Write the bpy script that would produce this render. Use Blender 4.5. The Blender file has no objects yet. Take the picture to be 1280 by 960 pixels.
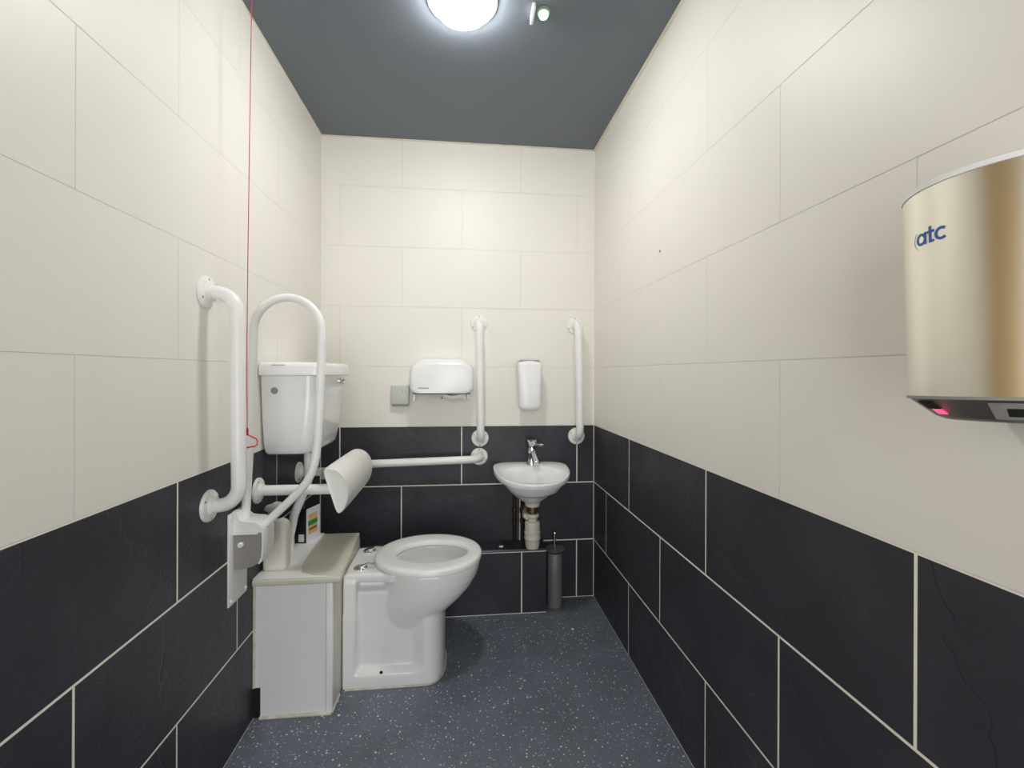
import bpy, bmesh, math, random
from mathutils import Vector, Matrix
random.seed(4)
sc = bpy.context.scene
col = sc.collection
PI = math.pi
sin, cos = math.sin, math.cos

# ---------------------------------------------------------------- room size
XL, XR, YB, YF, ZC, CAMH = -0.7007, 0.6842, 2.3288, -0.75, 2.342, 1.1703

# ---------------------------------------------------------------- materials
class NT:
    def __init__(s, name):
        s.m = bpy.data.materials.new(name); s.m.use_nodes = True
        s.t = s.m.node_tree; s.n = s.t.nodes; s.l = s.t.links
        s.b = s.n['Principled BSDF']
    def add(s, kind, **kw):
        nd = s.n.new(kind)
        for k, v in kw.items(): setattr(nd, k, v)
        return nd
    def put(s, sock, v):
        if hasattr(v, 'links') or isinstance(v, bpy.types.NodeSocket): s.l.new(v, sock)
        else: sock.default_value = v
    def math(s, op, a, b=0.0, c=None):
        nd = s.add('ShaderNodeMath', operation=op)
        s.put(nd.inputs[0], a); s.put(nd.inputs[1], b)
        if c is not None: s.put(nd.inputs[2], c)
        return nd.outputs[0]
    def mix(s, f, a, b):
        nd = s.add('ShaderNodeMix', data_type='RGBA')
        s.put(nd.inputs[0], f); s.put(nd.inputs[6], a); s.put(nd.inputs[7], b)
        return nd.outputs[2]
    def mixf(s, f, a, b):
        nd = s.add('ShaderNodeMix', data_type='FLOAT')
        s.put(nd.inputs[0], f); s.put(nd.inputs[2], a); s.put(nd.inputs[3], b)
        return nd.outputs[0]
    def noise(s, vec, scale, detail=3, rough=.5):
        nd = s.add('ShaderNodeTexNoise')
        nd.inputs['Scale'].default_value = scale; nd.inputs['Detail'].default_value = detail
        nd.inputs['Roughness'].default_value = rough
        s.l.new(vec, nd.inputs['Vector']); return nd.outputs['Fac']
    def ramp(s, f, a, b, ca=(0, 0, 0, 1), cb=(1, 1, 1, 1)):
        nd = s.add('ShaderNodeValToRGB'); e = nd.color_ramp.elements
        e[0].position = a; e[0].color = ca; e[1].position = b; e[1].color = cb
        s.l.new(f, nd.inputs[0]); return nd.outputs[0]
    def coord(s): return s.add('ShaderNodeTexCoord').outputs['Object']
    def bump(s, h, dist, strength=1.0):
        nd = s.add('ShaderNodeBump'); nd.inputs['Distance'].default_value = dist
        nd.inputs['Strength'].default_value = strength
        s.l.new(h, nd.inputs['Height']); s.l.new(nd.outputs[0], s.b.inputs['Normal'])

def rgb(r, g, b):                       # 8-bit display colour to linear
    f = lambda c: (c/255/12.92) if c/255 <= .04045 else ((c/255+.055)/1.055)**2.4
    return (f(r), f(g), f(b), 1)

def mat(name, c, rough=.4, metal=0, vary=.06, scale=9, coat=0, emit=None, estr=0, bump=0, spec=None):
    t = NT(name); v = t.coord()
    n = t.noise(v, scale, 4)
    dark = tuple(x*(1-vary*1.6) for x in c[:3])+(1,)
    lite = tuple(min(1, x*(1+vary*.5)) for x in c[:3])+(1,)
    t.l.new(t.mix(t.ramp(n, .3, .7), dark, lite), t.b.inputs['Base Color'])
    t.b.inputs['Roughness'].default_value = rough
    t.b.inputs['Metallic'].default_value = metal
    if coat: t.b.inputs['Coat Weight'].default_value = coat; t.b.inputs['Coat Roughness'].default_value = .08
    if spec is not None: t.b.inputs['Specular IOR Level'].default_value = spec
    if emit: t.b.inputs['Emission Color'].default_value = emit; t.b.inputs['Emission Strength'].default_value = estr
    if bump: t.bump(t.noise(v, scale*6, 4), bump)
    return t.m

def wall_mat(name, axis, h0, cracks=1.0):
    """two-tone 600 x 300 tiling in half bond: charcoal slate look to 0.9 m, cream above"""
    t = NT(name); v = t.coord()
    sep = t.add('ShaderNodeSeparateXYZ'); t.l.new(v, sep.inputs[0])
    h = sep.outputs[axis]; z = sep.outputs[2]
    row = t.math('FLOOR', t.math('DIVIDE', z, .3))
    odd = t.math('FLOORED_MODULO', row, 2.0)
    hh = t.math('ADD', t.math('SUBTRACT', h, h0), t.math('MULTIPLY', odd, .3))
    cx = t.math('DIVIDE', hh, .6)
    fx = t.math('SUBTRACT', cx, t.math('ROUND', cx))
    dx = t.math('MULTIPLY', t.math('ABSOLUTE', fx), .6)
    cz = t.math('DIVIDE', z, .3)
    fz = t.math('SUBTRACT', cz, t.math('ROUND', cz))
    dz = t.math('MULTIPLY', t.math('ABSOLUTE', fz), .3)
    d = t.math('MINIMUM', dx, dz)
    upper = t.math('GREATER_THAN', z, .9005)
    half = t.mixf(upper, .0027, .0006)
    sm = t.add('ShaderNodeMapRange', interpolation_type='SMOOTHSTEP')
    t.l.new(t.math('SUBTRACT', d, half), sm.inputs[0])
    sm.inputs[1].default_value = -.0004; sm.inputs[2].default_value = .0006
    sm.inputs[3].default_value = 1; sm.inputs[4].default_value = 0
    grout = sm.outputs[0]
    # per tile tone
    comb = t.add('ShaderNodeCombineXYZ')
    t.l.new(t.math('FLOOR', cx), comb.inputs[0]); t.l.new(row, comb.inputs[1])
    wn = t.add('ShaderNodeTexWhiteNoise', noise_dimensions='3D'); t.l.new(comb.outputs[0], wn.inputs['Vector'])
    tone = wn.outputs['Value']
    n1 = t.noise(v, 3.5, 5, .6); n2 = t.noise(v, 26, 4, .6)
    slate = t.mix(t.ramp(n1, .3, .72), rgb(52, 52, 59), rgb(67, 67, 75))
    slate = t.mix(t.math('MULTIPLY', tone, .35), slate, rgb(49, 49, 56))
    # fine pale veins of the riven slate print
    warp = t.add('ShaderNodeTexNoise'); warp.inputs['Scale'].default_value = 3.2; warp.inputs['Detail'].default_value = 4
    t.l.new(v, warp.inputs['Vector'])
    wv = t.add('ShaderNodeVectorMath', operation='MULTIPLY_ADD')
    t.l.new(warp.outputs['Color'], wv.inputs[0]); wv.inputs[1].default_value = (.55, .55, .3); t.l.new(v, wv.inputs[2])
    vor = t.add('ShaderNodeTexVoronoi', feature='DISTANCE_TO_EDGE'); vor.inputs['Scale'].default_value = 2.6
    t.l.new(wv.outputs[0], vor.inputs['Vector'])
    crack = t.ramp(vor.outputs['Distance'], .0, .012, (1, 1, 1, 1), (0, 0, 0, 1))
    vein = t.math('MULTIPLY', crack, t.ramp(n1, .52, .75))
    slate = t.mix(t.math('MULTIPLY', vein, .34*cracks), slate, rgb(140, 140, 148))
    cream = t.mix(t.ramp(n1, .2, .8), rgb(233, 230, 222), rgb(237, 234, 227))
    tile = t.mix(upper, slate, cream)
    gcol = t.mix(upper, rgb(244, 241, 228), rgb(221, 218, 211))
    t.l.new(t.mix(grout, tile, gcol), t.b.inputs['Base Color'])
    rough = t.mixf(upper, t.mixf(n2, .30, .48), t.mixf(n1, .40, .50))
    t.l.new(t.mixf(grout, rough, .85), t.b.inputs['Roughness'])
    t.l.new(t.mixf(upper, .26, .5), t.b.inputs['Specular IOR Level'])
    # relief: riven slate below, faint ripple above, grout sunk
    rel = t.math('ADD', t.math('MULTIPLY', n1, .0065), t.math('MULTIPLY', n2, .0018))
    rel = t.math('SUBTRACT', rel, t.math('MULTIPLY', crack, .0009*cracks))
    rel = t.mixf(upper, rel, t.math('ADD', t.math('MULTIPLY', n1, .0009), t.math('MULTIPLY', n2, .0002)))
    rel = t.math('SUBTRACT', rel, t.math('MULTIPLY', grout, .0012))
    t.bump(rel, 1.0, .8)
    return t.m

def floor_mat():
    t = NT('speckled_vinyl'); v = t.coord()
    n = t.noise(v, 5, 4)
    base = t.mix(t.ramp(n, .3, .7), rgb(98, 104, 116), rgb(112, 118, 131))
    for sc_, r0, thr, c, seed in ((80, .27, .66, rgb(222, 228, 232), 0), (125, .30, .66, rgb(182, 202, 212), 3.1), (48, .16, .84, rgb(245, 247, 248), 7.7), (150, .30, .70, rgb(58, 62, 71), 5.2)):
        mp = t.add('ShaderNodeMapping'); mp.inputs['Location'].default_value = (seed, seed*.7, seed*.3)
        t.l.new(v, mp.inputs[0])
        vo = t.add('ShaderNodeTexVoronoi'); vo.inputs['Scale'].default_value = sc_
        t.l.new(mp.outputs[0], vo.inputs['Vector'])
        sp = t.add('ShaderNodeSeparateColor'); t.l.new(vo.outputs['Color'], sp.inputs[0])
        pick = t.math('GREATER_THAN', sp.outputs[0], thr)
        size = t.math('MULTIPLY', t.math('ADD', t.math('MULTIPLY', sp.outputs[1], .7), .35), r0)
        near = t.math('LESS_THAN', vo.outputs['Distance'], size)
        base = t.mix(t.math('MULTIPLY', t.math('MULTIPLY', pick, near), .95), base, c)
    t.l.new(base, t.b.inputs['Base Color'])
    t.b.inputs['Roughness'].default_value = .45
    t.bump(t.noise(v, 160, 2), .0006)
    return t.m

def brushed(name, c, rough):
    t = NT(name); v = t.coord()
    mp = t.add('ShaderNodeMapping'); mp.inputs['Scale'].default_value = (2, 2, 260); t.l.new(v, mp.inputs[0])
    n = t.noise(mp.outputs[0], 3, 3)
    t.l.new(t.mix(n, tuple(x*.985 for x in c[:3])+(1,), c), t.b.inputs['Base Color'])
    t.b.inputs['Metallic'].default_value = 1
    t.b.inputs['Roughness'].default_value = rough
    return t.m

def wood_mat():
    t = NT('oak_veneer'); v = t.coord()
    mp = t.add('ShaderNodeMapping'); mp.inputs['Scale'].default_value = (9, 9, .9); t.l.new(v, mp.inputs[0])
    n = t.noise(mp.outputs[0], 4, 6, .6)
    t.l.new(t.mix(t.ramp(n, .3, .7), rgb(150, 116, 46), rgb(190, 152, 70)), t.b.inputs['Base Color'])
    t.b.inputs['Roughness'].default_value = .4
    return t.m

M = dict(
    white_paint=mat('white_powder_coat', rgb(243, 243, 242), .28, vary=.03),
    flange=mat('white_flange_paint', rgb(240, 240, 236), .38, vary=.04),
    ceramic=mat('white_ceramic', rgb(241, 242, 243), .2, vary=.02, coat=.25),
    ceramic_in=mat('glazed_inner', rgb(214, 210, 196), .15, vary=.05),
    seat=mat('seat_plastic', rgb(244, 244, 243), .2, vary=.015),
    plastic=mat('white_plastic', rgb(244, 245, 247), .25, vary=.02),
    grey_box=mat('grey_white_plastic', rgb(196, 201, 196), .4, vary=.03),
    greyplate=mat('grey_nylon', rgb(150, 147, 143), .45, vary=.05),
    melamine=mat('melamine_panel', rgb(236, 238, 239), .3, vary=.03, scale=3),
    lid=mat('worn_laminate', rgb(216, 213, 200), .35, vary=.08, scale=5),
    sheet=mat('white_sheet', rgb(245, 245, 244), .3, vary=.02),
    seal=mat('old_sealant', rgb(216, 211, 196), .6, vary=.15, scale=30),
    dark_seal=mat('dark_cove', rgb(36, 36, 40), .5),
    vinyl=mat('padded_vinyl', rgb(240, 240, 236), .42, vary=.04, bump=.0012, scale=6),
    cream_bottle=mat('cream_polythene', rgb(229, 226, 214), .4, vary=.03),
    spray=mat('milky_plastic', rgb(200, 202, 200), .4, vary=.05),
    chrome=mat('chrome', rgb(225, 226, 228), .08, 1, vary=.02),
    steel=brushed('brushed_steel', rgb(240, 236, 224), .31),
    satin=mat('satin_grey_metal', rgb(150, 150, 150), .42, .45, vary=.1),
    alu=mat('aluminium_strip', rgb(120, 124, 130), .35, .8, vary=.1),
    black=mat('black_plastic', rgb(24, 24, 27), .4),
    dark=mat('dark_plastic', rgb(72, 70, 74), .35),
    charcoal=mat('charcoal_hole', rgb(18, 18, 18), .8),
    brass=mat('tarnished_brass', rgb(132, 118, 66), .4, .8, vary=.2, scale=40),
    copper=mat('dull_copper_pipe', rgb(70, 58, 48), .5, .6, vary=.3, scale=20),
    trap=mat('white_polypropylene', rgb(222, 218, 206), .4, vary=.06, scale=20),
    red=mat('red_cord', rgb(222, 30, 40), .5, vary=.1),
    pinkcord=mat('faded_red_cord', rgb(205, 84, 88), .6, vary=.15),
    ceiling=mat('charcoal_ceiling_paint', rgb(104, 111, 121), .5, vary=.02, scale=2, bump=.0004),
    caulk=mat('cream_caulk', rgb(214, 208, 190), .6, vary=.08),
    lamp=mat('lit_diffuser', rgb(240, 240, 240), .4, vary=0, emit=(1, .995, .965, 1), estr=66),
    lamp_rim=mat('lit_acrylic_rim', rgb(226, 226, 224), .35, vary=.0, emit=(1, .995, .965, 1), estr=.45),
    green=mat('lit_green_lens', rgb(160, 230, 180), .3, vary=0, emit=(.25, .80, .40, 1), estr=2.2),
    redled=mat('lit_red_sensor', rgb(200, 20, 40), .3, vary=0, emit=(1, .03, .09, 1), estr=2.2),
    blue=mat('blue_print', rgb(34, 96, 172), .4, vary=.03),
    paper=mat('tissue_paper', rgb(234, 234, 232), .8, vary=.04, bump=.001, scale=20),
    mark=mat('faint_grey_print', rgb(176, 180, 184), .5, vary=.05),
    plug=mat('grey_plug', rgb(150, 151, 146), .5, vary=.1),
    carton_white=mat('white_carton', rgb(226, 226, 232), .5, vary=.03),
    label_buff=mat('buff_print', rgb(222, 186, 130), .5, vary=.1, scale=60),
    label_green=mat('green_print', rgb(40, 150, 62), .5, vary=.05),
    label_brown=mat('brown_print', rgb(150, 96, 54), .5, vary=.2, scale=60),
    water=mat('still_water', rgb(190, 190, 180), .04, vary=.02),
    stain=mat('brown_tear', rgb(150, 130, 84), .7, vary=.2, scale=50),
    wood=wood_mat(), floor=floor_mat(),
)

# ---------------------------------------------------------------- mesh helpers
def V(*a): return Vector(a)

def box(bm, x0, x1, y0, y1, z0, z1, bev=0, seg=2):
    r = bmesh.ops.create_cube(bm, size=1)
    vs = r['verts']
    for v in vs:
        v.co = V(x0 if v.co.x < 0 else x1, y0 if v.co.y < 0 else y1, z0 if v.co.z < 0 else z1)
    if bev:
        es = list({e for v in vs for e in v.link_edges})
        bmesh.ops.bevel(bm, geom=es, offset=bev, segments=seg, profile=.5, affect='EDGES')

def rings(bm, rs, closed=True, cap0=True, cap1=True, loop=False):
    """skin a list of rings (lists of Vector)"""
    vv = [[bm.verts.new(p) for p in r] for r in rs]
    n = len(vv[0]); pairs = list(zip(vv[:-1], vv[1:]))
    if loop: pairs.append((vv[-1], vv[0]))
    for a, b in pairs:
        for i in range(n if closed else n-1):
            j = (i+1) % n
            bm.faces.new((a[i], a[j], b[j], b[i]))
    if not loop:
        if cap0: bm.faces.new(vv[0][::-1])
        if cap1: bm.faces.new(vv[-1])
    return vv

def fillet(pts, rad, seg=8):
    pts = [Vector(p) for p in pts]; out = [pts[0]]
    for i in range(1, len(pts)-1):
        a, b, c = pts[i-1], pts[i], pts[i+1]
        r = rad[i-1] if isinstance(rad, (list, tuple)) else rad
        u = (a-b).normalized(); w = (c-b).normalized()
        ang = u.angle(w)
        if ang > PI-.02 or r == 0: out.append(b); continue
        t = r/math.tan(ang/2)
        ctr = b+(u+w).normalized()*(r/sin(ang/2))
        p0 = b+u*t; p1 = b+w*t
        v0 = p0-ctr; v1 = p1-ctr; tot = v0.angle(v1); ax = v0.cross(v1).normalized()
        for k in range(seg+1):
            out.append(ctr+Matrix.Rotation(tot*k/seg, 3, ax) @ v0)
    out.append(pts[-1]); return out

def tube(bm, pts, r, n=16, cap=True):
    pts = [Vector(p) for p in pts]
    rr = r if isinstance(r, (list, tuple)) else [r]*len(pts)
    T = []
    for i in range(len(pts)):
        a = pts[max(0, i-1)]; b = pts[min(len(pts)-1, i+1)]
        T.append((b-a).normalized())
    nrm = T[0].orthogonal().normalized(); rs = []
    for i, p in enumerate(pts):
        if i:
            q = T[i-1].rotation_difference(T[i]); nrm = q @ nrm
        bi = T[i].cross(nrm).normalized()
        rs.append([p+(nrm*cos(2*PI*k/n)+bi*sin(2*PI*k/n))*rr[i] for k in range(n)])
    rings(bm, rs, cap0=cap, cap1=cap)

def lathe(bm, prof, org=(0, 0, 0), axis=(0, 0, 1), n=32):
    """prof = [(radius, along)] around the axis at org; zero radii close the ends"""
    ax = Vector(axis).normalized(); u = ax.orthogonal().normalized(); w = ax.cross(u); o = Vector(org)
    prof = [(max(r, 1e-5), t) for r, t in prof]
    rs = [[o+ax*t+(u*cos(2*PI*k/n)+w*sin(2*PI*k/n))*r for k in range(n)] for r, t in prof]
    rings(bm, rs)

def prism(bm, poly, axis, a, b, bev=0, seg=2):
    """extrude a 2-D polygon along an axis; poly lists the two other coordinates in x,y,z order"""
    def pt(p, t):
        return {'x': V(t, p[0], p[1]), 'y': V(p[0], t, p[1]), 'z': V(p[0], p[1], t)}[axis]
    b0 = bmesh.new()
    rings(b0, [[pt(p, a) for p in poly], [pt(p, b) for p in poly]])
    bmesh.ops.recalc_face_normals(b0, faces=b0.faces)
    if bev:
        es = [e for e in b0.edges if e.calc_face_angle(0) > .6]
        bmesh.ops.bevel(b0, geom=es, offset=bev, segments=seg, profile=.5, affect='EDGES')
    join(bm, b0)

def join(bm, other):
    me = bpy.data.meshes.new('tmp'); other.to_mesh(me); bm.from_mesh(me); bpy.data.meshes.remove(me); other.free()

def rrect(x0, x1, y0, y1, r, n=5, rw=None):
    out = []
    q = r if rw is None else rw
    for cx, cy, a0, r in ((x1-r, y1-r, 0, r), (x0+q, y1-q, 90, q), (x0+q, y0+q, 180, q), (x1-r, y0+r, 270, r)):
        for k in range(n+1):
            a = math.radians(a0+90*k/n); out.append((cx+r*cos(a), cy+r*sin(a)))
    return out

ORG = {}
def thing(name, label, cat, loc, group=None, rot=None):
    o = bpy.data.objects.new(name, None); col.objects.link(o)
    o.empty_display_size = .05
    o.location = loc
    if rot: o.rotation_euler = rot
    o['label'] = label; o['category'] = cat
    if group: o['group'] = group
    ORG[o] = Vector(loc)
    return o

def obj(name, bm, material, parent=None, ang=40, label=None, org=None):
    """one mesh object; bm is written in room coordinates"""
    bmesh.ops.remove_doubles(bm, verts=bm.verts, dist=1e-6)
    bmesh.ops.recalc_face_normals(bm, faces=bm.faces)
    o0 = ORG[parent] if parent else Vector(org or (0, 0, 0))
    bmesh.ops.translate(bm, verts=bm.verts, vec=-o0)
    me = bpy.data.meshes.new(name); bm.to_mesh(me); bm.free()
    for m in (material if isinstance(material, list) else [material]): me.materials.append(m)
    me.polygons.foreach_set('use_smooth', [True]*len(me.polygons))
    me.set_sharp_from_angle(angle=math.radians(ang))
    o = bpy.data.objects.new(name, me); col.objects.link(o)
    if parent: o.parent = parent
    else: o.location = o0
    if label: o['label'] = label
    ORG[o] = o0
    return o

def tag(o, label, cat, group=None):
    o['label'] = label; o['category'] = cat
    if group: o['group'] = group
    return o

def struct(name, bm, material, label=None, cat=None):
    o = obj(name, bm, material); o['kind'] = 'structure'
    o['label'] = label; o['category'] = cat
    return o

# ---------------------------------------------------------------- the room
T = .10
b = bmesh.new(); box(b, XL-T, XR+T, YF-T, YB+T, -T, 0)
struct('floor', b, M['floor'], 'dark blue-grey vinyl floor speckled with pale flakes', 'floor')
b = bmesh.new(); box(b, XL-T, XR+T, YF-T, YB+T, ZC, ZC+T)
struct('ceiling', b, M['ceiling'], 'plain charcoal grey painted ceiling', 'ceiling')
b = bmesh.new(); box(b, XL-T, XR+T, YB, YB+T, 0, ZC)
struct('wall_back', b, wall_mat('tiles_back', 0, -.0075, .15), 'end wall behind the basin, cream tiles over charcoal tiles', 'wall')
b = bmesh.new(); box(b, XL-T, XL, YF, YB, 0, ZC)
struct('wall_left', b, wall_mat('tiles_left', 1, 1.2028), 'long tiled wall behind the cistern, cream over charcoal', 'wall')
b = bmesh.new(); box(b, XR, XR+T, YF, YB, 0, ZC)
struct('wall_right', b, wall_mat('tiles_right', 1, 1.2202), 'long tiled wall carrying the steel hand dryer, cream over charcoal', 'wall')
b = bmesh.new(); box(b, XL-T, -.56, YF-T, YF, 0, ZC); box(b, .56, XR+T, YF-T, YF, 0, ZC); box(b, -.56, .56, YF-T, YF, 2.05, ZC)
struct('wall_front', b, wall_mat('tiles_front', 0, .29), 'tiled entrance wall with open doorway opposite the basin', 'wall')
# oak door in the left wall beside the viewpoint
b = bmesh.new(); box(b, XL, XL+.045, -.62, .20, 0, 2.02, .003)
d = struct('door_1', b, M['wood'], 'golden oak veneered door', 'door')
b = bmesh.new()
box(b, XL, XL+.06, -.69, -.62, 0, 2.09, .004); box(b, XL, XL+.06, .20, .27, 0, 2.09, .004); box(b, XL, XL+.06, -.62, .20, 2.02, 2.09, .004)
o = obj('door_frame', b, M['wood'], d)
b = bmesh.new(); tube(b, fillet([(XL+.045, .12, 1.0), (XL+.1, .12, 1.0), (XL+.1, .0, 1.0)], .015), .009)
obj('door_handle', b, M['satin'], d)
# caulk beads where walls meet the ceiling and each other
def bead(name, p, q, r, m, label):
    b = bmesh.new(); tube(b, [p, q], r, 8); return struct(name, b, m, label, 'trim')
bead('trim_1', (XL, YB, ZC), (XR, YB, ZC), .006, M['caulk'], 'cream caulk line between end wall and grey ceiling')
bead('trim_2', (XR, YF, ZC), (XR, YB, ZC), .009, M['caulk'], 'cream caulk line between dryer wall and grey ceiling')
bead('trim_3', (XL, YF, ZC), (XL, YB, ZC), .004, M['caulk'], 'cream caulk line between cistern wall and grey ceiling')
bead('trim_4', (XR, YB, 0), (XR, YB, .9), .0035, M['caulk'], 'pale grout line in the tiled corner beside the basin')
bead('trim_5', (XL, YB, 0), (XL, YB, .9), .0035, M['caulk'], 'pale grout line in the tiled corner behind the cistern')

# low tiled pipe boxing along the end wall
LY, LZ, LX = 2.193, .308, .407
b = bmesh.new(); box(b, XL, LX, LY, YB, 0, LZ)
ledge = struct('trim_6', b, wall_mat('tiles_ledge', 0, .2855, .15), 'low black tiled pipe boxing along the end wall', 'boxing')
b = bmesh.new(); box(b, XL, LX+.002, LY-.003, LY+.006, LZ-.006, LZ+.004, .001)
box(b, LX-.006, LX+.003, LY, YB, LZ-.006, LZ+.004, .001)
obj('edge_strip', b, M['alu'], ledge)

# ---------------------------------------------------------------- ceiling lights
def round_lamp(x, y, label, m):
    t = thing('ceiling_light', label, 'ceiling light', (x, y, ZC))
    b = bmesh.new(); lathe(b, [(.0001, 0), (.110, 0), (.111, -.003), (.107, -.007), (.097, -.009), (.090, -.008), (.089, -.004), (.0001, -.004)], (x, y, ZC), n=56)
    obj('rim', b, M['lamp_rim'], t)
    b = bmesh.new(); lathe(b, [(.0001, -.0045), (.0885, -.0045), (.0885, -.022), (.080, -.033), (.06, -.0405), (.03, -.0445), (.0001, -.045)], (x, y, ZC), n=56)
    obj('diffuser', b, m, t)
round_lamp(-.007, 1.440, 'round white lit lamp on the grey ceiling above the toilet', M['lamp'])

GX, GY = .254, 1.452
t = thing('indicator_light', 'small glowing green indicator lamp with white bar on the ceiling', 'indicator light', (GX-.01, GY, ZC))
b = bmesh.new(); lathe(b, [(.0001, 0), (.023, 0), (.022, -.005), (.018, -.007), (.0001, -.007)], (GX, GY, ZC))
obj('bezel', b, M['plug'], t)
b = bmesh.new(); lathe(b, [(.0001, -.0065), (.0165, -.0065), (.0165, -.012), (.013, -.02), (.007, -.0245), (.0001, -.026)], (GX, GY, ZC))
obj('lens', b, M['green'], t)
b = bmesh.new(); box(b, GX-.040, GX-.030, GY-.034, GY+.034, ZC-.022, ZC, .002)
obj('bar', b, M['plastic'], t)

# ---------------------------------------------------------------- grab rails
def flange_bm(org, axis, r=.044):
    b = bmesh.new()
    lathe(b, [(.0001, 0), (r, 0), (r, .004), (r-.003, .008), (.027, .011), (.024, .016), (.0215, .020), (.0001, .020)], org, axis, 36)
    return b
def screws(fl, org, axis, start):
    ax = Vector(axis); u = V(0, 0, 1) if abs(ax.z) < .5 else V(1, 0, 0); w = ax.cross(u)
    for k in range(3):
        a = start+2*PI*k/3
        p = Vector(org)+(u*cos(a)+w*sin(a))*.034
        b = bmesh.new(); lathe(b, [(.0001, .006), (.0042, .006), (.0042, .0095), (.002, .0105), (.0001, .0108)], p, axis, 10)
        obj('screw', b, M['satin'], fl)
def rail(label, p, q, axis, off, group, r=.019, bend=.055, cat='grab rail', fr=.044):
    """p, q on the wall; the bar stands off along axis"""
    ax = Vector(axis); p = Vector(p); q = Vector(q)
    t = thing('grab_rail', label, cat, (p+q)/2, group)
    b = bmesh.new()
    tube(b, fillet([p+ax*.012, p+ax*off, q+ax*off, q+ax*.012], bend, 10), r, 20)
    obj('bar', b, M['white_paint'], t)
    for i, e in enumerate((p, q)):
        f = obj('flange', flange_bm(e+ax*.0005, axis, fr), M['flange'], t)
        screws(f, e, axis, 0 if i == 0 else PI)
    return t
G = 'white straight grab rails'
rail('white upright grab rail between paper dispenser and soap dispenser', (.078, YB, 1.422), (.086, YB, .837), (0, -1, 0), .080, G)
rail('white upright grab rail beside the wall corner, next to the soap dispenser', (.578, YB, 1.420), (.589, YB, .842), (0, -1, 0), .080, G)
rail('white horizontal grab rail low on the end wall, running behind the padded backrest', (.082, YB, .743), (-.505, YB, .728), (0, -1, 0), .080, G)
rail('white upright grab rail on the cistern wall, nearest to the viewer', (XL, 1.322, 1.388), (XL, 1.338, .800), (1, 0, 0), .081, G)

# ---------------------------------------------------------------- boxed-in pipe casing left of the toilet
t = thing('pipe_casing', 'white boxed-in pipe casing with worn cream lid beside the toilet', 'casing', (-.57, 1.82, 0))
ny = 1.615
b = bmesh.new()
prism(b, [(-.678, .004), (-.466, .004), (-.466, .452), (-.696, .452), (-.696, .104), (-.678, .104)], 'y', ny, ny+.016)
obj('end_panel', b, M['melamine'], t)
b = bmesh.new(); box(b, -.4655, -.443, ny-.002, ny+.02, .002, .452, .003)
obj('corner_strip', b, M['sheet'], t)
b = bmesh.new(); box(b, -.459, -.4435, ny+.0205, 2.03, .002, .452, .002)
obj('front_panel', b, M['lid'], t)
b = bmesh.new(); box(b, XL, -.4595, 2.014, 2.03, .002, .452)
obj('back_panel', b, M['melamine'], t)
b = bmesh.new()
prism(b, [(XL, 1.598), (-.418, 1.598), (-.412, 1.606), (-.446, 2.036), (XL, 2.036)], 'z', .4525, .474, .005, 3)
obj('lid', b, M['lid'], t)
# loose white sheet turned up to the wall over the back half of the lid
b = bmesh.new()
edge = [(-.426, 1.602), (-.50, 1.612), (-.553, 1.640), (-.572, 1.69), (-.580, 1.76), (-.585, 1.84), (-.588, 1.93), (-.592, 2.033)]
left = [(XL+.001, 1.602)]*1
poly = [(XL+.001, 1.602)]+edge+[(XL+.001, 2.033)]
prism(b, poly[::-1], 'z', .4742, .4775, .0012, 1)
obj('cover_sheet', b, M['sheet'], t)
b = bmesh.new()
tube(b, [(-.698, ny-.002, .106), (-.698, ny-.002, .45)], .0045, 8)
tube(b, [(-.679, ny-.003, .004), (-.445, ny-.004, .004)], .006, 8); tube(b, [(-.444, ny, .004), (-.442, 1.70, .004)], .004, 8)
obj('sealant', b, M['seal'], t)
b = bmesh.new(); box(b, XL, -.6785, ny+.004, ny+.03, 0, .1035)
obj('pipe_notch', b, M['charcoal'], t)
b = bmesh.new(); lathe(b, [(.0001, 0), (.005, 0), (.004, .003), (.0001, .004)], (-.686, ny, .436), (0, -1, 0), 12)
obj('screw_cap', b, M['sheet'], t)

# ---------------------------------------------------------------- toilet
TY = 1.866
t = thing('toilet', 'white ceramic toilet with open seat standing by the casing', 'toilet', (-.25, TY, 0))
def egg(cx, a_back, a_front, bw, z, n=64, p=2.15):
    out = []
    for k in range(n):
        th = 2*PI*k/n; c, s = cos(th), sin(th)
        e = 2/p
        ux = math.copysign(abs(c)**e, c); uy = math.copysign(abs(s)**e, s)
        out.append(V(cx+ux*(a_front if ux > 0 else a_back), TY+uy*bw, z))
    return out
b = bmesh.new()
# bowl: outside from pedestal neck to rim, over the rim, down the inside
rs = []
for z, cx, ab, af, bw in ((.205, -.20, .15, .118, .118), (.235, -.185, .16, .125, .135), (.262, -.172, .165, .142, .150), (.295, -.160, .17, .166, .165), (.33, -.150, .165, .187, .176),
                          (.37, -.142, .165, .202, .184), (.405, -.138, .168, .208, .187), (.420, -.138, .168, .207, .186), (.425, -.138, .164, .202, .181)):
    rs.append(egg(cx, ab, af, bw, z))
for z, cx, ab, af, bw in ((.425, -.13, .130, .155, .125), (.415, -.13, .124, .150, .119), (.37, -.13, .124, .148, .120), (.335, -.135, .112, .132, .108), (.305, -.145, .088, .098, .083), (.292, -.15, .06, .065, .056)):
    rs.append(egg(cx, ab, af, bw, z))
rings(b, rs)
# rear shelf
bb = bmesh.new()
sh = [(-.4405, TY-.128)]+[(-.436, TY-.134), (-.36, TY-.134), (-.30, TY-.140), (-.255, TY-.155), (-.245, TY-.12), (-.275, TY-.07), (-.285, TY)]
sh = sh+[(x, 2*TY-y) for x, y in sh[::-1][1:]]
prism(bb, sh, 'z', .388, .4235, .010, 3); join(b, bb)
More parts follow.
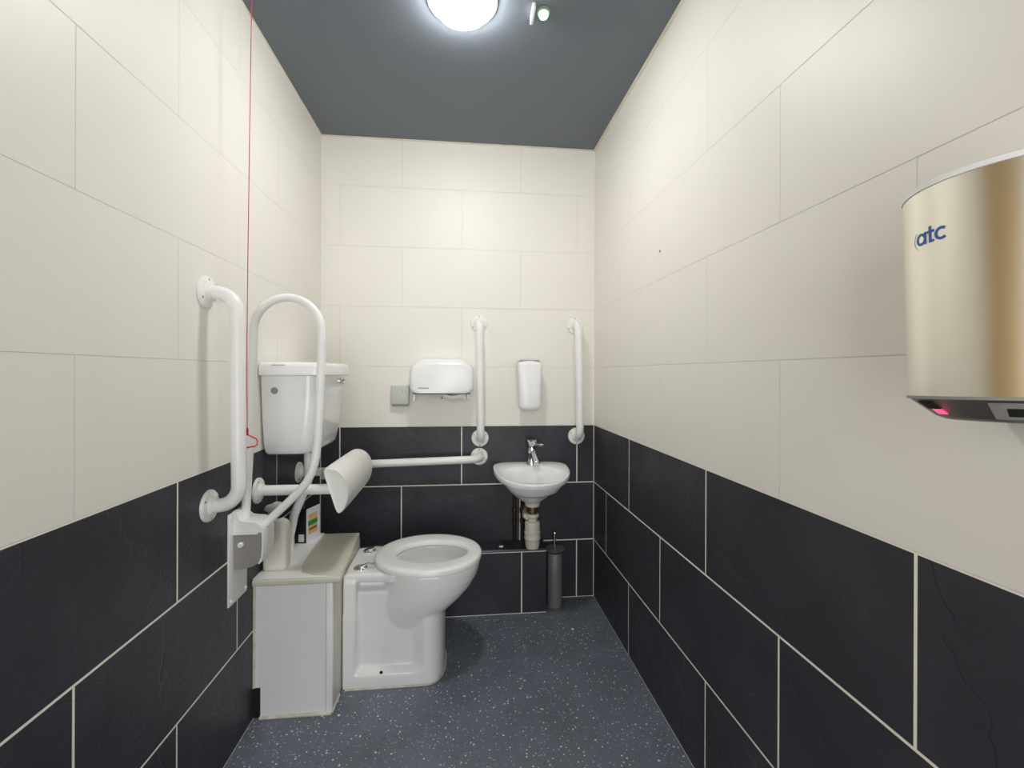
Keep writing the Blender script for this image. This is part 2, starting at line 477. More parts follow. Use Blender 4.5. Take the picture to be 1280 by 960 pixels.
# pedestal with a sunk panel in each side
def ped(z):
    X0, X1, Wd = -.4395, -.069, .1415
    pts = []; N = 44
    sunk = max(0, min(1, (z-.045)/.03))
    sunk = sunk*sunk*(3-2*sunk)
    xs = [X0+(X1-X0)*(1-(1-i/N)**1.6) for i in range(N+1)]
    for x in xs:
        u = max(0, (x+.15)/(X1+.15)); w = Wd*(max(0, 1-u**2.6))**(1/2.6)
        s1 = max(0, min(1, (x+.402)/.02)); s2 = max(0, min(1, (-.135-x)/.06))
        s1 = s1*s1*(3-2*s1); s2 = s2*s2*(3-2*s2)
        w -= .026*s1*s2*sunk
        pts.append((x, max(w, .0005)))
    return [V(x, TY-w, z) for x, w in pts]+[V(x, TY+w, z) for x, w in pts[::-1]]
bb = bmesh.new()
rings(bb, [ped(z) for z in (.0, .02, .04, .05, .06, .07, .08, .12, .18, .24, .275)]); join(b, bb)
# rear rib up to the shelf, sunk side panel, narrower neck under the shelf
bb = bmesh.new(); box(bb, -.4395, -.392, TY-.1412, TY+.1412, .15, .40, .010, 3); join(b, bb)
bb = bmesh.new(); box(bb, -.43, -.275, TY-.1155, TY+.1155, .15, .350, .010, 3); join(b, bb)
bb = bmesh.new(); box(bb, -.42, -.268, TY-.068, TY+.068, .30, .392, .02); join(b, bb)
pan = obj('pan', b, M['ceramic'], t, 50)
rm = pan.modifiers.new('remesh', 'REMESH'); rm.mode = 'VOXEL'; rm.voxel_size = .0042; rm.use_smooth_shade = True
sm = pan.modifiers.new('smooth', 'SMOOTH'); sm.factor = .5; sm.iterations = 7
b = bmesh.new(); lathe(b, [(.0001, 0), (.054, 0), (.054, .003), (.0001, .003)], (-.148, TY, .303), n=32)
for v in b.verts: v.co.x = -.148+(v.co.x+.148)*1.55; v.co.y = TY+(v.co.y-TY)*1.3
obj('water', b, M['water'], pan)
b = bmesh.new(); lathe(b, [(.0001, 0), (.006, 0), (.0055, .002), (.0001, .002)], (-.300, TY-.136, .055), (0, -1, 0), 12)
obj('fixing_hole', b, M['charcoal'], pan)
b = bmesh.new()
pp = [p+V(.0, 0, .002) for p in ped(.0)]
ctr = V(-.25, TY, .002)
path = [ctr+(p-ctr)*1.012 for p in pp]
tube(b, path[1:-1], .003, 8)
obj('floor_sealant', b, M['seal'], pan)
# seat ring
b = bmesh.new(); N = 72
def egg2(cx, ab, af, bw, z): return egg(cx, ab, af, bw, z, N, 2.05)
z0, z1 = .4275, .449
prof = []
for inset, z in ((0, z0+.002), (0, z1-.008), (.003, z1-.003), (.009, z1), (.028, z1+.0005)):
    prof.append(egg2(-.135, .212-inset, .212-inset, .198-inset, z))
for inset, z in ((.018, z1+.0003), (.006, z1-.002), (.001, z1-.007), (0, z0+.004), (.004, z0)):
    prof.append(egg2(-.124, .138+inset, .142+inset, .106+inset, z))
prof.append(egg2(-.135, .208, .208, .194, z0))
rings(b, prof, loop=True)
seat = obj('seat', b, M['seat'], t, 50)
for s in (-1, 1):
    b = bmesh.new(); lathe(b, [(.0001, 0), (.0255, 0), (.0255, .003), (.022, .006), (.0115, .0075), (.009, .010), (.0001, .011)], (-.388, TY+s*.083, .4236), n=28)
    h = obj('hinge', b, M['chrome'], t)
    b = bmesh.new(); tube(b, fillet([(-.384, TY+s*.083, .430), (-.362, TY+s*.083, .440), (-.335, TY+s*.083, .438)], .008), .0048, 10)
    obj('hinge_arm', b, M['chrome'], h)

# ---------------------------------------------------------------- cistern
t = thing('cistern', 'white ceramic low-level cistern mounted on the left wall', 'cistern', (-.6, 1.84, .878))
b = bmesh.new(); rs = []
cy0, cy1 = 1.652, 2.022
for z, xi, dy, fx in ((.878, .03, .040, -.552), (.881, .02, .030, -.540), (.892, .012, .020, -.530), (.93, .008, .014, -.522), (1.0, .004, .008, -.514), (1.09, .001, .003, -.507), (1.125, 0, .001, -.505), (1.16, 0, 0, -.505)):
    rs.append([V(x, y, z) for x, y in rrect(XL+.003+xi*.5, fx, cy0+dy, cy1-dy, .045 if z > .885 else .04, 7, .008)])
rings(b, rs)
obj('tank', b, M['ceramic'], t, 50)
b = bmesh.new()
rs = []
for z, i in ((1.158, .004), (1.161, 0), (1.192, 0), (1.200, .003), (1.205, .010), (1.2065, .03)):
    rs.append([V(x, y, z) for x, y in rrect(XL+.002+i*.3, -.486-i, 1.638+i, 2.036-i, .035, 7, .006)])
rings(b, rs)
lid = obj('lid', b, M['ceramic'], t, 50)
b = bmesh.new(); box(b, -.655, -.612, 1.6374, 1.639, 1.1935, 1.1965)
obj('faint_mark', b, M['mark'], lid)
b = bmesh.new(); lathe(b, [(.0001, 0), (.0125, 0), (.0115, .003), (.006, .004), (.0001, .004)], (-.652, 1.6555, 1.106), (0, -1, 0), 20)
obj('blanking_plug', b, M['plug'], t, label='grey blanking plug')
b = bmesh.new(); lathe(b, [(.0001, 0), (.014, 0), (.014, .005), (.008, .008), (.008, .016), (.0001, .017)], (-.505, 1.945, 1.135), (1, 0, 0), 20)
lev = obj('flush_lever', b, M['chrome'], t)
b = bmesh.new(); tube(b, [(-.492, 1.945, 1.137), (-.486, 1.93, 1.134), (-.483, 1.90, 1.128), (-.482, 1.885, 1.126)], [.005, .006, .007, .004], 10)
obj('lever_arm', b, M['chrome'], lev)
b = bmesh.new(); tube(b, fillet([(-.604, 1.86, .882), (-.604, 1.86, .74), (-.650, 1.842, .62), (-.666, 1.836, .53), (-.666, 1.836, .479)], [.12, .2, .05], 8), .0165, 16)
obj('flush_pipe', b, M['plastic'], t)

# ---------------------------------------------------------------- padded backrest on two wall tubes
t = thing('backrest', 'white padded toilet backrest on tubes fixed to the wall', 'backrest', (-.55, 1.83, .76))
prof = [(-.480, .834), (-.466, .8405), (-.440, .838), (-.418, .824), (-.402, .803), (-.394, .775), (-.393, .745), (-.400, .715), (-.412, .692), (-.424, .684), (-.433, .688), (-.4545, .762)]
b = bmesh.new()
cxp = sum(p[0] for p in prof)/len(prof); czp = sum(p[1] for p in prof)/len(prof)
rs = []
for y, k in ((1.619, .90), (1.614, .99), (1.620, 1.04), (1.70, 1.05), (1.84, 1.04), (1.97, 1.03), (2.036, 1.0), (2.048, .94), (2.052, .8)):
    rs.append([V(cxp+(x-cxp)*k, y, czp+(z-czp)*k) for x, z in prof])
rings(b, rs)
pad = obj('pad', b, M['vinyl'], t, 60)
ss = pad.modifiers.new('soft', 'SUBSURF'); ss.levels = 1; ss.render_levels = 2
b = bmesh.new(); tube(b, [(-.409, 1.624, .727), (-.4095, 1.6205, .715), (-.415, 1.623, .703)], [.0012, .003, .001], 8)
obj('tear', b, M['stain'], pad)
for y, z in ((1.640, .764), (2.030, .742)):
    b = bmesh.new(); tube(b, [(XL+.012, y, z), (-.448, y, z)], .0178, 18)
    arm = obj('support_tube', b, M['white_paint'], t)
    f = obj('flange', flange_bm((XL+.0005, y, z), (1, 0, 0)), M['flange'], t)
    screws(f, (XL, y, z), (1, 0, 0), .4)
b = bmesh.new(); box(b, -.488, -.468, 1.628, 1.652, .800, .836, .003)
lathe(b, [(.0001, 0), (.005, 0), (.004, .004), (.0001, .005)], (-.478, 1.628, .826), (0, -1, 0), 12)
obj('bracket', b, M['satin'], t)

# ---------------------------------------------------------------- hinged drop-down rail, folded up
t = thing('drop_down_rail', 'white hinged drop-down support rail folded upright in front of the cistern', 'support rail', (XL, 1.5, .60))
AY = 1.500
b = bmesh.new()
arc = [(-.551+.103*cos(a), 1.300+.106*sin(a)) for a in [PI*(1-k/18) for k in range(19)]]
path = [(-.676, .690), (-.672, .80), (-.664, .95), (-.657, 1.2)]+[(x, z) for x, z in arc]+[(-.4485, 1.22), (-.455, 1.05), (-.4605, .93), (-.472, .862), (-.496, .815), (-.535, .772), (-.622, .690)]
pts = [V(x, AY, z) for x, z in path]
for _ in range(1):   # corner-cutting for a smooth bend
    q = [pts[0]]
    for a, c in zip(pts[:-1], pts[1:]): q += [a*.75+c*.25, a*.25+c*.75]
    pts = q+[pts[-1]]
tube(b, pts, .0128, 18)
obj('folding_bar', b, M['white_paint'], t)
b = bmesh.new()
box(b, XL, XL+.006, 1.440, 1.556, .463, .742, .002)
pl = obj('wall_plate', b, M['flange'], t)
for y, z in ((1.452, .478), (1.544, .478), (1.452, .728), (1.544, .728)):
    b = bmesh.new(); lathe(b, [(.0001, .005), (.006, .005), (.006, .008), (.003, .0105), (.0001, .011)], (XL, y, z), (1, 0, 0), 12)
    obj('bolt', b, M['flange'], pl)
sideprof = [(XL+.005, .742), (XL+.013, .742), (XL+.019, .722), (XL+.030, .712), (XL+.050, .709), (XL+.068, .708), (XL+.082, .700), (XL+.090, .684), (XL+.091, .640), (XL+.089, .605), (XL+.080, .586), (XL+.060, .574), (XL+.030, .567), (XL+.005, .568)]
b = bmesh.new()
prism(b, sideprof, 'y', 1.466, 1.472, .001, 1)
obj('cheek_plate', b, M['greyplate'], t, label='grey side plate')
b = bmesh.new(); prism(b, [p for p in sideprof if p[1] > .69]+[(XL+.0895, .679), (XL+.005, .679)], 'y', 1.463, 1.4665)
obj('hood_side', b, M['white_paint'], t)
b = bmesh.new(); prism(b, sideprof, 'y', 1.528, 1.534, .001, 1)
obj('cheek_plate', b, M['greyplate'], t, label='grey side plate')
outer = sideprof[:11]
b = bmesh.new()
rs = []
for (x, z), (x2, z2) in [((x, z), (x, z)) for x, z in outer]:
    rs.append((x, z))
ring_in = []
for i, (x, z) in enumerate(rs):
    a = Vector(rs[max(0, i-1)]); c = Vector(rs[min(len(rs)-1, i+1)]); d_ = (c-a).normalized(); nn = Vector((-d_.y, d_.x))
    ring_in.append((x+nn.x*.004, z+nn.y*.004))
rings(b, [[V(x, 1.459, z), V(x, 1.541, z), V(xi, 1.541, zi), V(xi, 1.459, zi)] for (x, z), (xi, zi) in zip(rs, ring_in)])
obj('hood', b, M['white_paint'], t)
b = bmesh.new(); box(b, XL+.004, XL+.078, 1.4585, 1.4665, .6745, .6810, .002)
obj('stop_bar', b, M['white_paint'], t)
b = bmesh.new(); lathe(b, [(.0001, 0), (.0075, 0), (.0085, .004), (.0085, .012), (.006, .016), (.0001, .017)], (XL+.030, 1.467, .645), (0, -1, 0), 18)
obj('release_knob', b, M['plastic'], t)

# ---------------------------------------------------------------- emergency pull cord
t = thing('pull_cord', 'red emergency pull cord with triangle handle hanging down the left side', 'pull cord', (-.618, 1.40, ZC))
b = bmesh.new(); lathe(b, [(.0001, 0), (.042, 0), (.042, -.014), (.036, -.022), (.012, -.028), (.008, -.04), (.0001, -.041)], (-.618, 1.40, ZC))
obj('ceiling_switch', b, M['plastic'], t)
b = bmesh.new(); tube(b, [(-.618, 1.40, ZC-.04), (-.6225, 1.40, 1.9), (-.627, 1.40, 1.45), (-.6285, 1.40, 1.2), (-.6265, 1.40, 1.0)], .0013, 8)
obj('cord', b, M['pinkcord'], t)
b = bmesh.new()
lathe(b, [(.0001, .012), (.002, .011), (.0034, .006), (.0034, -.006), (.002, -.01), (.0001, -.011)], (-.6265, 1.40, .996), n=12)
tri = [(-.6265, 1.40, .988), (-.602, 1.401, .975), (-.599, 1.401, .969), (-.5995, 1.401, .957), (-.605, 1.40, .9535), (-.637, 1.40, .948), (-.649, 1.40, .950), (-.651, 1.40, .956), (-.647, 1.40, .977), (-.6265, 1.40, .988)]
tube(b, tri, .0021, 8)
obj('triangle_handle', b, M['red'], t)

# ---------------------------------------------------------------- things on the casing lid
t = thing('spray_bottle', 'cream plastic spray bottle standing on the casing behind the hinge', 'bottle', (-.642, 1.695, .4776))
bx, by, bz = -.655, 1.690, .4777
b = bmesh.new(); rs = []
for z, k in ((0, .9), (.004, .97), (.012, 1.0), (.14, 1.0), (.156, .93), (.166, .75), (.172, .5), (.178, .36)):
    rs.append([V(bx+x*k, by+y*k, bz+z) for x, y in rrect(-.041, .041, -.030, .030, .018, 6)])
rings(b, rs)
obj('body', b, M['cream_bottle'], t)
b = bmesh.new(); lathe(b, [(.0001, .177), (.014, .177), (.014, .193), (.010, .197), (.0001, .198)], (bx+.004, by, bz), n=20)
cap = obj('cap', b, M['black'], t, label='black collar')
b = bmesh.new()
prism(b, [(bx-.042, bz+.205), (bx-.036, bz+.221), (bx-.018, bz+.226), (bx-.010, bz+.232), (bx+.010, bz+.231), (bx+.026, bz+.222), (bx+.022, bz+.206), (bx+.006, bz+.197), (bx-.008, bz+.198), (bx-.020, bz+.186), (bx-.032, bz+.180), (bx-.034, bz+.188), (bx-.026, bz+.198)], 'y', by-.012, by+.012, .004, 2)
obj('trigger_head', b, M['spray'], t)

t = thing('carton', 'small black and white carton with green band on the casing', 'carton', (-.635, 1.96, .4777))
ca = math.radians(-20); c0 = V(-.6285, 1.915, 0)
def cp(u, v, z): # u along dark face (to the left), v along printed face (away)
    U = V(-cos(.25), sin(.25)*-1*-.35, 0).normalized(); W = V(.32, .95, 0).normalized()
    return c0+U*u+W*v+V(0, 0, .4777+z)
def slab(u0, u1, v0, v1, z0, z1):
    bb = bmesh.new()
    rings(bb, [[cp(u0, v0, z), cp(u1, v0, z), cp(u1, v1, z), cp(u0, v1, z)] for z in (z0, z1)])
    return bb
obj('box', slab(.0012, .046, 0, .085, 0, .125), M['black'], t)
pan_ = obj('printed_side', slab(0, .0012, 0, .085, 0, .137), M['carton_white'], t, label='white side with printed panel')
obj('printed_panel', slab(-.0006, 0, .012, .066, .030, .112), M['label_buff'], pan_, label='buff panel')
obj('green_band', slab(-.0009, 0, .010, .068, .066, .086), M['label_green'], pan_, label='green band')
obj('brown_band', slab(-.0009, 0, .014, .064, .046, .056), M['label_brown'], pan_, label='brown band')
obj('white_label', slab(.010, .032, -.0006, 0, .006, .036), M['carton_white'], t, label='small white label')

# ---------------------------------------------------------------- basin with tap, trap and pipes
BX = .331
t = thing('wash_basin', 'small white D-shaped wash basin on the end wall', 'wash basin', (BX, YB, .7))
def rimz(y): return .712-.034*max(0, min(1, (YB-.09-y)/.26))
def dshape(k, kz, cy=2.17, n=72, front=1.0):
    """D outline shrunk by k towards the bowl centre, at rim height kz below the rim"""
    out = []
    for i in range(n):
        a = 2*PI*i/n; c, s = cos(a), sin(a)
        if s <= 0:
            x = .1845*math.copysign(abs(c)**.92, c); y = 2.19+.218*s*front
        else:
            p = .30
            x = .1845*math.copysign(abs(c)**p, c)*(1-.13*abs(s)**2); y = 2.19+(YB-.0005-2.19)*abs(s)**.62
        out.append((x, y))
    return [V(BX+x*k, cy+(y-cy)*k, rimz(cy+(y-cy)*k)-kz) for x, y in out]
b = bmesh.new(); rs = []
K = ((0, .20), (.08, .29), (.2, .42), (.36, .58), (.52, .715), (.68, .83), (.82, .915), (.93, .965), (1, .985))
for u, k in K:
    r = dshape(k, 0, 2.18+.13*u)
    zf = .548+.118*u**1.15
    for v in r: v.z = zf*(1-u**2)+(v.z-.024)*u**2
    rs.append(r)
rs.append(dshape(.996, .012, 2.32)); rs.append(dshape(1.0, .005, 2.3)); rs.append(dshape(.992, .0005, 2.25)); rs.append(dshape(.975, 0, 2.22))
def bowl(sx, y0, y1, dz, n=72):
    out = []
    for i in range(n):
        a = 2*PI*i/n; c, s = cos(a), sin(a)
        x = sx*math.copysign(abs(c)**.8, c); y = (y0+y1)/2+(y1-y0)/2*math.copysign(abs(s)**.9, s)
        out.append(V(BX+x, y, rimz(y)-dz))
    return out
rs += [bowl(.160, 2.000, 2.225, .001), bowl(.155, 2.004, 2.220, .006), bowl(.146, 2.014, 2.212, .03), bowl(.118, 2.035, 2.205, .072), bowl(.07, 2.07, 2.19, .098), bowl(.022, 2.11, 2.155, .104)]
rings(b, rs)
bas = obj('bowl', b, M['ceramic'], t, 55)
b = bmesh.new(); lathe(b, [(.0001, 0), (.021, 0), (.020, .003), (.012, .002), (.0001, .001)], (BX, 2.132, rimz(2.132)-.1035), n=24)
obj('waste_grid', b, M['chrome'], bas)
# tap
tx, ty, tz = .343, 2.262, .711
b = bmesh.new()
lathe(b, [(.0001, 0), (.027, 0), (.027, .006), (.023, .014), (.021, .04), (.0205, .055), (.0205, .068), (.0225, .071), (.022, .078), (.0195, .082), (.0195, .102), (.026, .112), (.0275, .121), (.024, .125), (.0001, .1235)], (tx, ty, tz), (0, -.05, 1), 28)
tap = obj('tap', b, M['chrome'], t)
b = bmesh.new(); tube(b, fillet([(tx, ty, tz+.055), (tx+.004, ty-.045, tz+.052), (tx+.010, ty-.085, tz+.026), (tx+.010, ty-.090, tz+.018)], .02), [.014, .0145, .015, .0155, .016, .016, .016, .016, .016, .016, .016, .016, .016, .016, .016, .016, .016, .016, .016, .016][:len(fillet([(tx, ty, tz+.055), (tx+.004, ty-.045, tz+.052), (tx+.010, ty-.085, tz+.026), (tx+.010, ty-.090, tz+.018)], .02))], 16)
obj('spout', b, M['chrome'], tap)
b = bmesh.new(); tube(b, [(tx+.008, ty, tz+.097), (tx+.030, ty-.004, tz+.098), (tx+.048, ty-.008, tz+.099), (tx+.060, ty-.010, tz+.098)], [.006, .010, .012, .004], 12)
for v in b.verts: v.co.z = tz+.098+(v.co.z-tz-.098)*.62
obj('lever', b, M['chrome'], tap)
b = bmesh.new(); lathe(b, [(.0001, .1237), (.018, .1245), (.018, .126), (.0001, .1262)], (tx, ty, tz), (0, -.05, 1), 20)
obj('cap_disc', b, M['dark'], tap)
# bottle trap
qx, qy = .3385, 2.200
b = bmesh.new(); lathe(b, [(.0001, .552), (.037, .552), (.037, .528), (.033, .520), (.0001, .520)], (qx, qy, 0), n=28)
tr = obj('trap', b, M['trap'], t)
b = bmesh.new(); lathe(b, [(.0001, .521), (.025, .521), (.025, .497), (.021, .494), (.021, .482), (.0001, .482)], (qx, qy, 0), n=24)
obj('waste_nut', b, M['brass'], tr, label='tarnished brass nut')
b = bmesh.new()
lathe(b, [(.0001, .484), (.029, .484), (.033, .478), (.033, .470), (.026, .464), (.022, .455), (.022, .449), (.034, .446), (.037, .441), (.037, .400), (.040, .397), (.040, .386), (.037, .383), (.037, .378), (.0395, .375), (.0395, .362), (.036, .358), (.035, .330), (.031, .3165), (.0001, .3155)], (qx, qy, 0), n=32)
obj('trap_bottle', b, M['trap'], tr)
b = bmesh.new(); tube(b, [(qx-.02, qy, .462), (qx-.034, qy+.004, .470), (qx-.034, qy+.02, .47), (qx-.02, 2.30, .47), (qx-.02, YB, .47)], .014, 14)
obj('outlet_pipe', b, M['trap'], tr)
for x in (.262, .300):
    b = bmesh.new(); tube(b, [(x, 2.302, .31), (x, 2.302, .56), (x+.01, 2.28, .62)], .0075, 12)
    lathe(b, [(.0001, .455), (.011, .455), (.012, .46), (.012, .478), (.011, .483), (.0001, .483)], (x, 2.302, 0), n=12)
    lathe(b, [(.0001, .405), (.011, .405), (.011, .425), (.0001, .425)], (x, 2.302, 0), n=12)
    obj('supply_pipe', b, M['copper'], t)

# ---------------------------------------------------------------- toilet brush
kx, ky = .4605, 2.252
t = thing('toilet_brush', 'grey metal toilet brush and holder standing in the corner by the boxing', 'toilet brush', (kx, ky, 0))
b = bmesh.new()
lathe(b, [(.0001, .001), (.037, .001), (.0385, .004), (.0385, .262), (.0385, .270), (.034, .270), (.034, .02), (.0001, .02)], (kx, ky, 0), n=32)
hold = obj('holder', b, M['satin'], t)
b = bmesh.new()
rot = math.radians(28)
rs = []
for r, z in ((.030, .2705), (.052, .286), (.054, .290), (.046, .291), (.012, .287), (.007, .289)):
    rs.append([V(kx+r*1.02*cos(rot+2*PI*k/6), ky+r*sin(rot+2*PI*k/6), z) for k in range(6)])
rings(b, rs)
obj('lid', b, M['satin'], t, 30)
b = bmesh.new(); tube(b, [(kx, ky, .289), (kx, ky, .362)], .0055, 12)
lathe(b, [(.0001, .372), (.006, .370), (.0085, .364), (.0085, .360), (.006, .356), (.0001, .355)], (kx, ky, 0), n=14)
obj('handle', b, M['chrome'], t)

# ---------------------------------------------------------------- dispensers and box on the end wall
t = thing('paper_dispenser', 'wide white jumbo toilet paper dispenser on the end wall', 'dispenser', (-.102, YB, 1.07))
def dsp(x0, x1, z0, z1, y, rt=.075, rb=.03):
    out = []
    for cx, cz, a0, r in ((x1-rt, z1-rt, 0, rt), (x0+rt, z1-rt, 90, rt), (x0+rb, z0+rb, 180, rb), (x1-rb, z0+rb, 270, rb)):
        for k in range(8):
            a = math.radians(a0+90*k/7); out.append(V(cx+r*cos(a), y, cz+r*sin(a)*1.0))
    return out
b = bmesh.new()
rings(b, [dsp(-.262, .052, 1.070, 1.240, YB-.001), dsp(-.262, .052, 1.070, 1.240, YB-.06), dsp(-.259, .049, 1.070, 1.237, YB-.088), dsp(-.254, .045, 1.070, 1.230, YB-.104), dsp(-.250, .041, 1.070, 1.220, YB-.113), dsp(-.244, .035, 1.071, 1.208, YB-.119), dsp(-.236, .028, 1.0725, 1.196, YB-.1215)])
cov = obj('cover', b, M['plastic'], t, 45)
b = bmesh.new(); box(b, -.215, -.165, YB-.1222, YB-.118, 1.0925, 1.099)
obj('faint_mark', b, M['mark'], cov)
b = bmesh.new(); box(b, -.240, .032, YB-.105, YB-.004, 1.0655, 1.0715)
obj('opening', b, M['dark'], t)
b = bmesh.new(); box(b, -.243, -.230, YB-.10, YB-.075, 1.032, 1.07, .004)
obj('side_lug', b, M['plastic'], t)
b = bmesh.new(); box(b, .018, .030, YB-.10, YB-.075, 1.045, 1.07, .004)
obj('side_lug', b, M['plastic'], t)
b = bmesh.new()
rs = []
for i in range(13):
    u = i/12; x = -.092+.104*u; z = 1.063-.010*sin(u*5.2)*(.4+u)-.016*u**3
    rs.append([V(x, YB-.098, z+.003), V(x+.004, YB-.05, z+.004), V(x+.004, YB-.05, z-.004), V(x, YB-.098, z-.010-.014*u*u)])
rings(b, rs)
obj('paper_end', b, M['paper'], t, 60)
b = bmesh.new(); lathe(b, [(.0001, 0), (.004, 0), (.004, .0015), (.0001, .0015)], (-.108, YB, 1.042), (0, -1, 0), 10)
tag(obj('wall_plug', b, M['charcoal'], None, org=(-.108, YB, 1.042)), 'small dark screw hole in the tile under the paper dispenser', 'screw hole', 'screw holes in the tiles')
b = bmesh.new(); lathe(b, [(.0001, 0), (.005, 0), (.005, .0015), (.0001, .002)], (XR, 1.528, 1.599), (-1, 0, 0), 10)
tag(obj('wall_plug', b, M['plug'], None, org=(XR, 1.528, 1.599)), 'small grey screw hole high in the cream dryer-side wall', 'screw hole', 'screw holes in the tiles')

t = thing('soap_dispenser', 'slim white soap dispenser on the end wall above the basin', 'dispenser', (.328, YB, .98))
b = bmesh.new(); rs = []
def sd(y, i, bot):
    out = []
    x0, x1, z0, z1 = .266+i, .391-i, .983+bot+i*.3, 1.232-i*.7
    n = 10
    for k in range(n+1):                       # arched top
        u = k/n; x = x1+(x0-x1)*u; out.append(V(x, y, z1-.010*(2*u-1)**2))
    xl, xr, r = x0+.009, x1-.004, .026
    for k in range(7):
        a = math.radians(180+90*k/6); out.append(V(xl+r+r*cos(a), y, z0+r+r*sin(a)))
    for k in range(7):
        a = math.radians(270+90*k/6); out.append(V(xr-r+r*cos(a), y, z0+r+r*sin(a)))
    return out
for y, i, bt in ((.030, .012, .012), (.045, .005, .006), (.075, .001, 0), (.096, .004, .0), (.106, .012, .004), (.110, .026, .016)):
    rs.append(sd(YB-y, i, bt))
rings(b, rs)
obj('cover', b, M['plastic'], t, 45)
b = bmesh.new(); box(b, .287, .389, YB-.03, YB, 1.0, 1.236, .004)
obj('back_plate', b, M['greyplate'], t)

t = thing('switch_box', 'square grey-white blank box left of the paper dispenser', 'box', (-.312, YB, 1.05))
b = bmesh.new(); box(b, -.356, -.268, YB-.030, YB-.0005, 1.012, 1.104, .004, 3)
obj('cover', b, M['grey_box'], t)
b = bmesh.new(); box(b, -.352, -.272, YB-.026, YB-.0005, 1.003, 1.0125, .002)
obj('base', b, M['plug'], t)  # grey strip put in as the shadow along the lower edge of the box
for x in (-.30, -.285):
    b = bmesh.new(); lathe(b, [(.0001, 0), (.003, 0), (.0025, .0015), (.0001, .002)], (x, YB-.030, 1.077), (0, -1, 0), 8)
    obj('screw', b, M['plug'], t)

# ---------------------------------------------------------------- hand dryer
HX, HY, R = .6362, .457, .100
t = thing('hand_dryer', 'brushed steel barrel-fronted hand dryer on the right wall', 'hand dryer', (XR, HY, 1.26), rot=(-.033, 0, 0))
def plan(z, inset=0, zoff=None):
    out = []
    A = math.radians(47)
    for k in range(33):
        a = PI-A+2*A*k/32
        out.append(V(HX+(R-inset)*cos(a), HY+(R-inset*1.0)*sin(a), z))
    y1 = HY-(R-inset)*sin(A); y0 = HY+(R-inset)*sin(A)
    xx = HX-(R-inset)*cos(A)
    out += [V(xx+.008, y1-.003, z), V(XR-.002, y1-.003, z), V(XR-.002, y0+.003, z), V(xx+.008, y0+.003, z)]
    return out
b = bmesh.new(); rings(b, [plan(1.1455), plan(1.388)])
cover = obj('cover', b, M['steel'], t, 35)
b = bmesh.new(); rings(b, [plan(1.3882, .002), plan(1.3888, -.0010), plan(1.3945, -.0010), plan(1.3965, .002), plan(1.398, .012)])
obj('top_cap', b, M['plastic'], t)
b = bmesh.new(); rings(b, [plan(1.1454, -.0005), plan(1.1425, -.0005), plan(1.1420, .002), plan(1.1215, .026), plan(1.118, .034)])
und = obj('underside', b, M['dark'], t, 35)
b = bmesh.new(); rings(b, [plan(1.1458, -.0012), plan(1.1424, -.0012)])
obj('seam_band', b, M['plug'], t)
def on_chamfer(adeg, f, lift):     # point on the sloping underside: f 0 at the top edge, 1 at the bottom
    a = PI+math.radians(-adeg); r = R-.002-.024*f+lift*.65
    return V(HX+r*cos(a), HY+r*sin(a), 1.142-.0205*f-lift*.75)
def patch(a0, a1, f0, f1, lift, m, name, par):
    b = bmesh.new(); n = 8
    top = [[on_chamfer(a0+(a1-a0)*i/n, f, lift) for i in range(n+1)] for f in (f0, f1)]
    low = [[on_chamfer(a0+(a1-a0)*i/n, f, -.001) for i in range(n+1)] for f in (f1, f0)]
    loop = [list(x) for x in zip(*(top+low))]
    rings(b, loop)
    return obj(name, b, m, par)
patch(13, 30, .14, .55, .0008, M['charcoal'], 'sensor_window', und)
patch(13, 23, .55, .82, .0010, M['redled'], 'sensor_light', und)
patch(-20, -46, .12, .97, .0007, M['greyplate'], 'air_outlet', und)
patch(-28, -46, .38, .80, .0010, M['charcoal'], 'outlet_slot', und)
# blue print on the cover: swoosh, a, t, c as flat strokes laid on the barrel
def strokes(paths, w, m, name, par, s0, z0, scale):
    b = bmesh.new()
    def surf(s, z, lift):
        a = PI+(s0+s*scale)/R
        return V(HX+(R+lift)*cos(a), HY+(R+lift)*sin(a), z0+z*scale)
    for pth, ww in paths:
        pp = [Vector(p) for p in pth]; rs = []
        for i, p in enumerate(pp):
            d_ = (pp[min(len(pp)-1, i+1)]-pp[max(0, i-1)]).normalized(); nn = Vector((-d_.y, d_.x))*ww/2
            l, r = p+nn, p-nn
            rs.append([surf(l.x, l.y, .0004), surf(r.x, r.y, .0004), surf(r.x, r.y, -.0004), surf(l.x, l.y, -.0004)])
        rings(b, rs)
    return obj(name, b, m, par)
def arcp(cx, cy, r, a0, a1, n=20, sy=1): return [(cx+r*cos(math.radians(a0+(a1-a0)*k/n)), cy+sy*r*sin(math.radians(a0+(a1-a0)*k/n))) for k in range(n+1)]
letters = [(arcp(.50, .45, .36, 20, 380, 32, 1.0), .20), ([(.88, .02), (.88, .92)], .20),
           ([(1.30, .0), (1.30, 1.20)], .21), ([(1.04, .80), (1.62, .80)], .19), ([(1.28, .10), (1.42, .08), (1.60, .10)], .17),
           (arcp(2.12, .45, .38, 48, 312, 28, 1.0), .20)]
strokes(letters, .2, M['blue'], 'printed_logo', cover, -.0325, 1.3235, .0158)
strokes([(arcp(.42, .42, .62, 120, 245, 18, 1.1), .035)], .03, M['mark'], 'printed_swoosh', cover, -.0325, 1.3235, .0158)

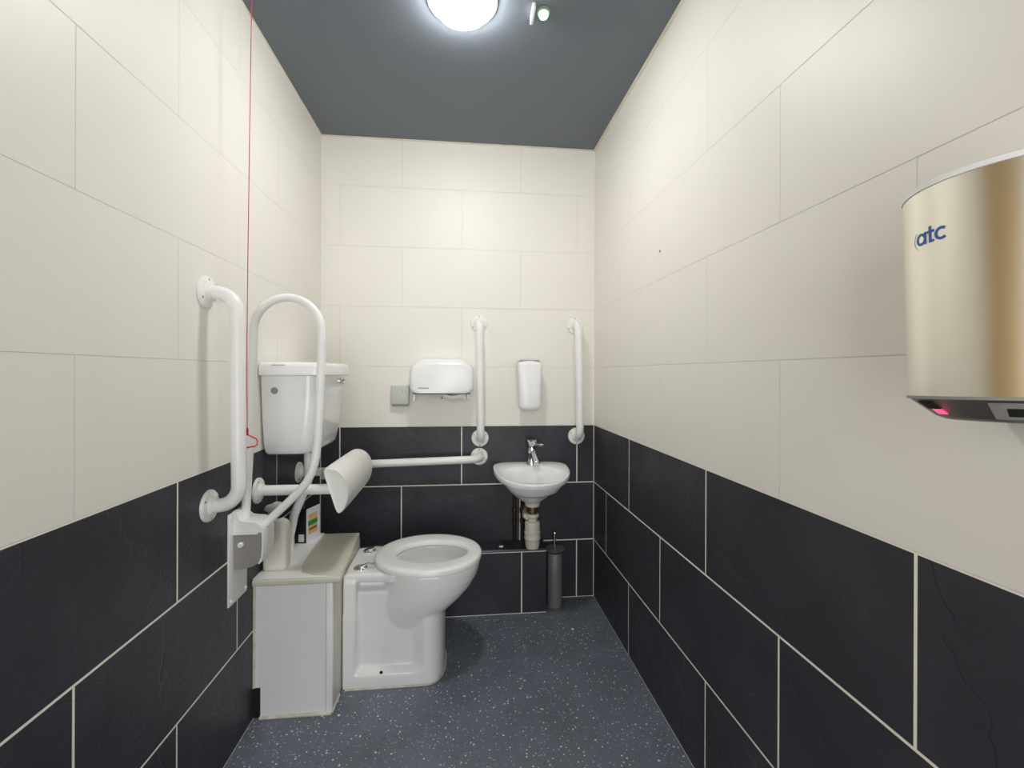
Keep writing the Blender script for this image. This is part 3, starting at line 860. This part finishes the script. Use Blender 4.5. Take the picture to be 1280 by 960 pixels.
# ---------------------------------------------------------------- scraps of tissue
def scrap(x, y, z, s, label):
    b = bmesh.new(); bmesh.ops.create_icosphere(b, subdivisions=2, radius=1)
    rnd = random.Random(int(x*1000))
    for v in b.verts:
        k = .7+.5*rnd.random(); v.co = V(x+v.co.x*s*k, y+v.co.y*s*.7*k, max(z+.0002, z+s*.4+v.co.z*s*.5*k))
    tag(obj('tissue_scrap', b, M['paper'], None, org=(x, y, z)), label, 'paper scrap', 'scraps of tissue')
scrap(.188, 2.225, LZ+.004, .011, 'small white tissue scrap on the tiled boxing beside the trap')
scrap(.499, 2.03, 0, .007, 'small white tissue scrap on the floor in front of the brush')
scrap(-.418, 1.60, 0, .0055, 'tiny white tissue scrap on the floor at the corner of the casing')

# ---------------------------------------------------------------- unseen area light added outside the doorway to brighten the lower room
la = bpy.data.lights.new('added_fill_light', 'AREA'); lo = bpy.data.objects.new('added_fill_light', la); col.objects.link(lo)
la.shape = 'RECTANGLE'; la.size = 1.3; la.size_y = 1.9; la.energy = 22; la.color = (1, 1, .98)
lo.location = (0, YF-.55, 1.05); lo.rotation_euler = (PI/2, 0, 0)

# ---------------------------------------------------------------- camera, world, view
cam = bpy.data.cameras.new('camera'); co = bpy.data.objects.new('camera', cam); col.objects.link(co)
cam.sensor_width = 36; cam.lens = 567.61/1280*36; cam.clip_start = .02
cam.shift_y = -(480-466.19)/1280
co.matrix_world = Matrix.Translation((0, 0, CAMH)) @ Matrix.Rotation(-.1067, 4, 'Z') @ Matrix.Rotation(PI/2, 4, 'X') @ Matrix.Rotation(.0035, 4, 'Z')
sc.camera = co
w = bpy.data.worlds.new('world'); sc.world = w; w.use_nodes = True
w.node_tree.nodes['Background'].inputs[0].default_value = (.02, .02, .02, 1)
sc.view_settings.view_transform = 'Standard'; sc.view_settings.look = 'None'
sc.view_settings.exposure = .69; sc.view_settings.gamma = 1; sc.view_settings.use_curve_mapping = False
sc.cycles.use_denoising = True
sc.cycles.max_bounces = 14; sc.cycles.diffuse_bounces = 10; sc.cycles.glossy_bounces = 6
sc.cycles.sample_clamp_indirect = 8
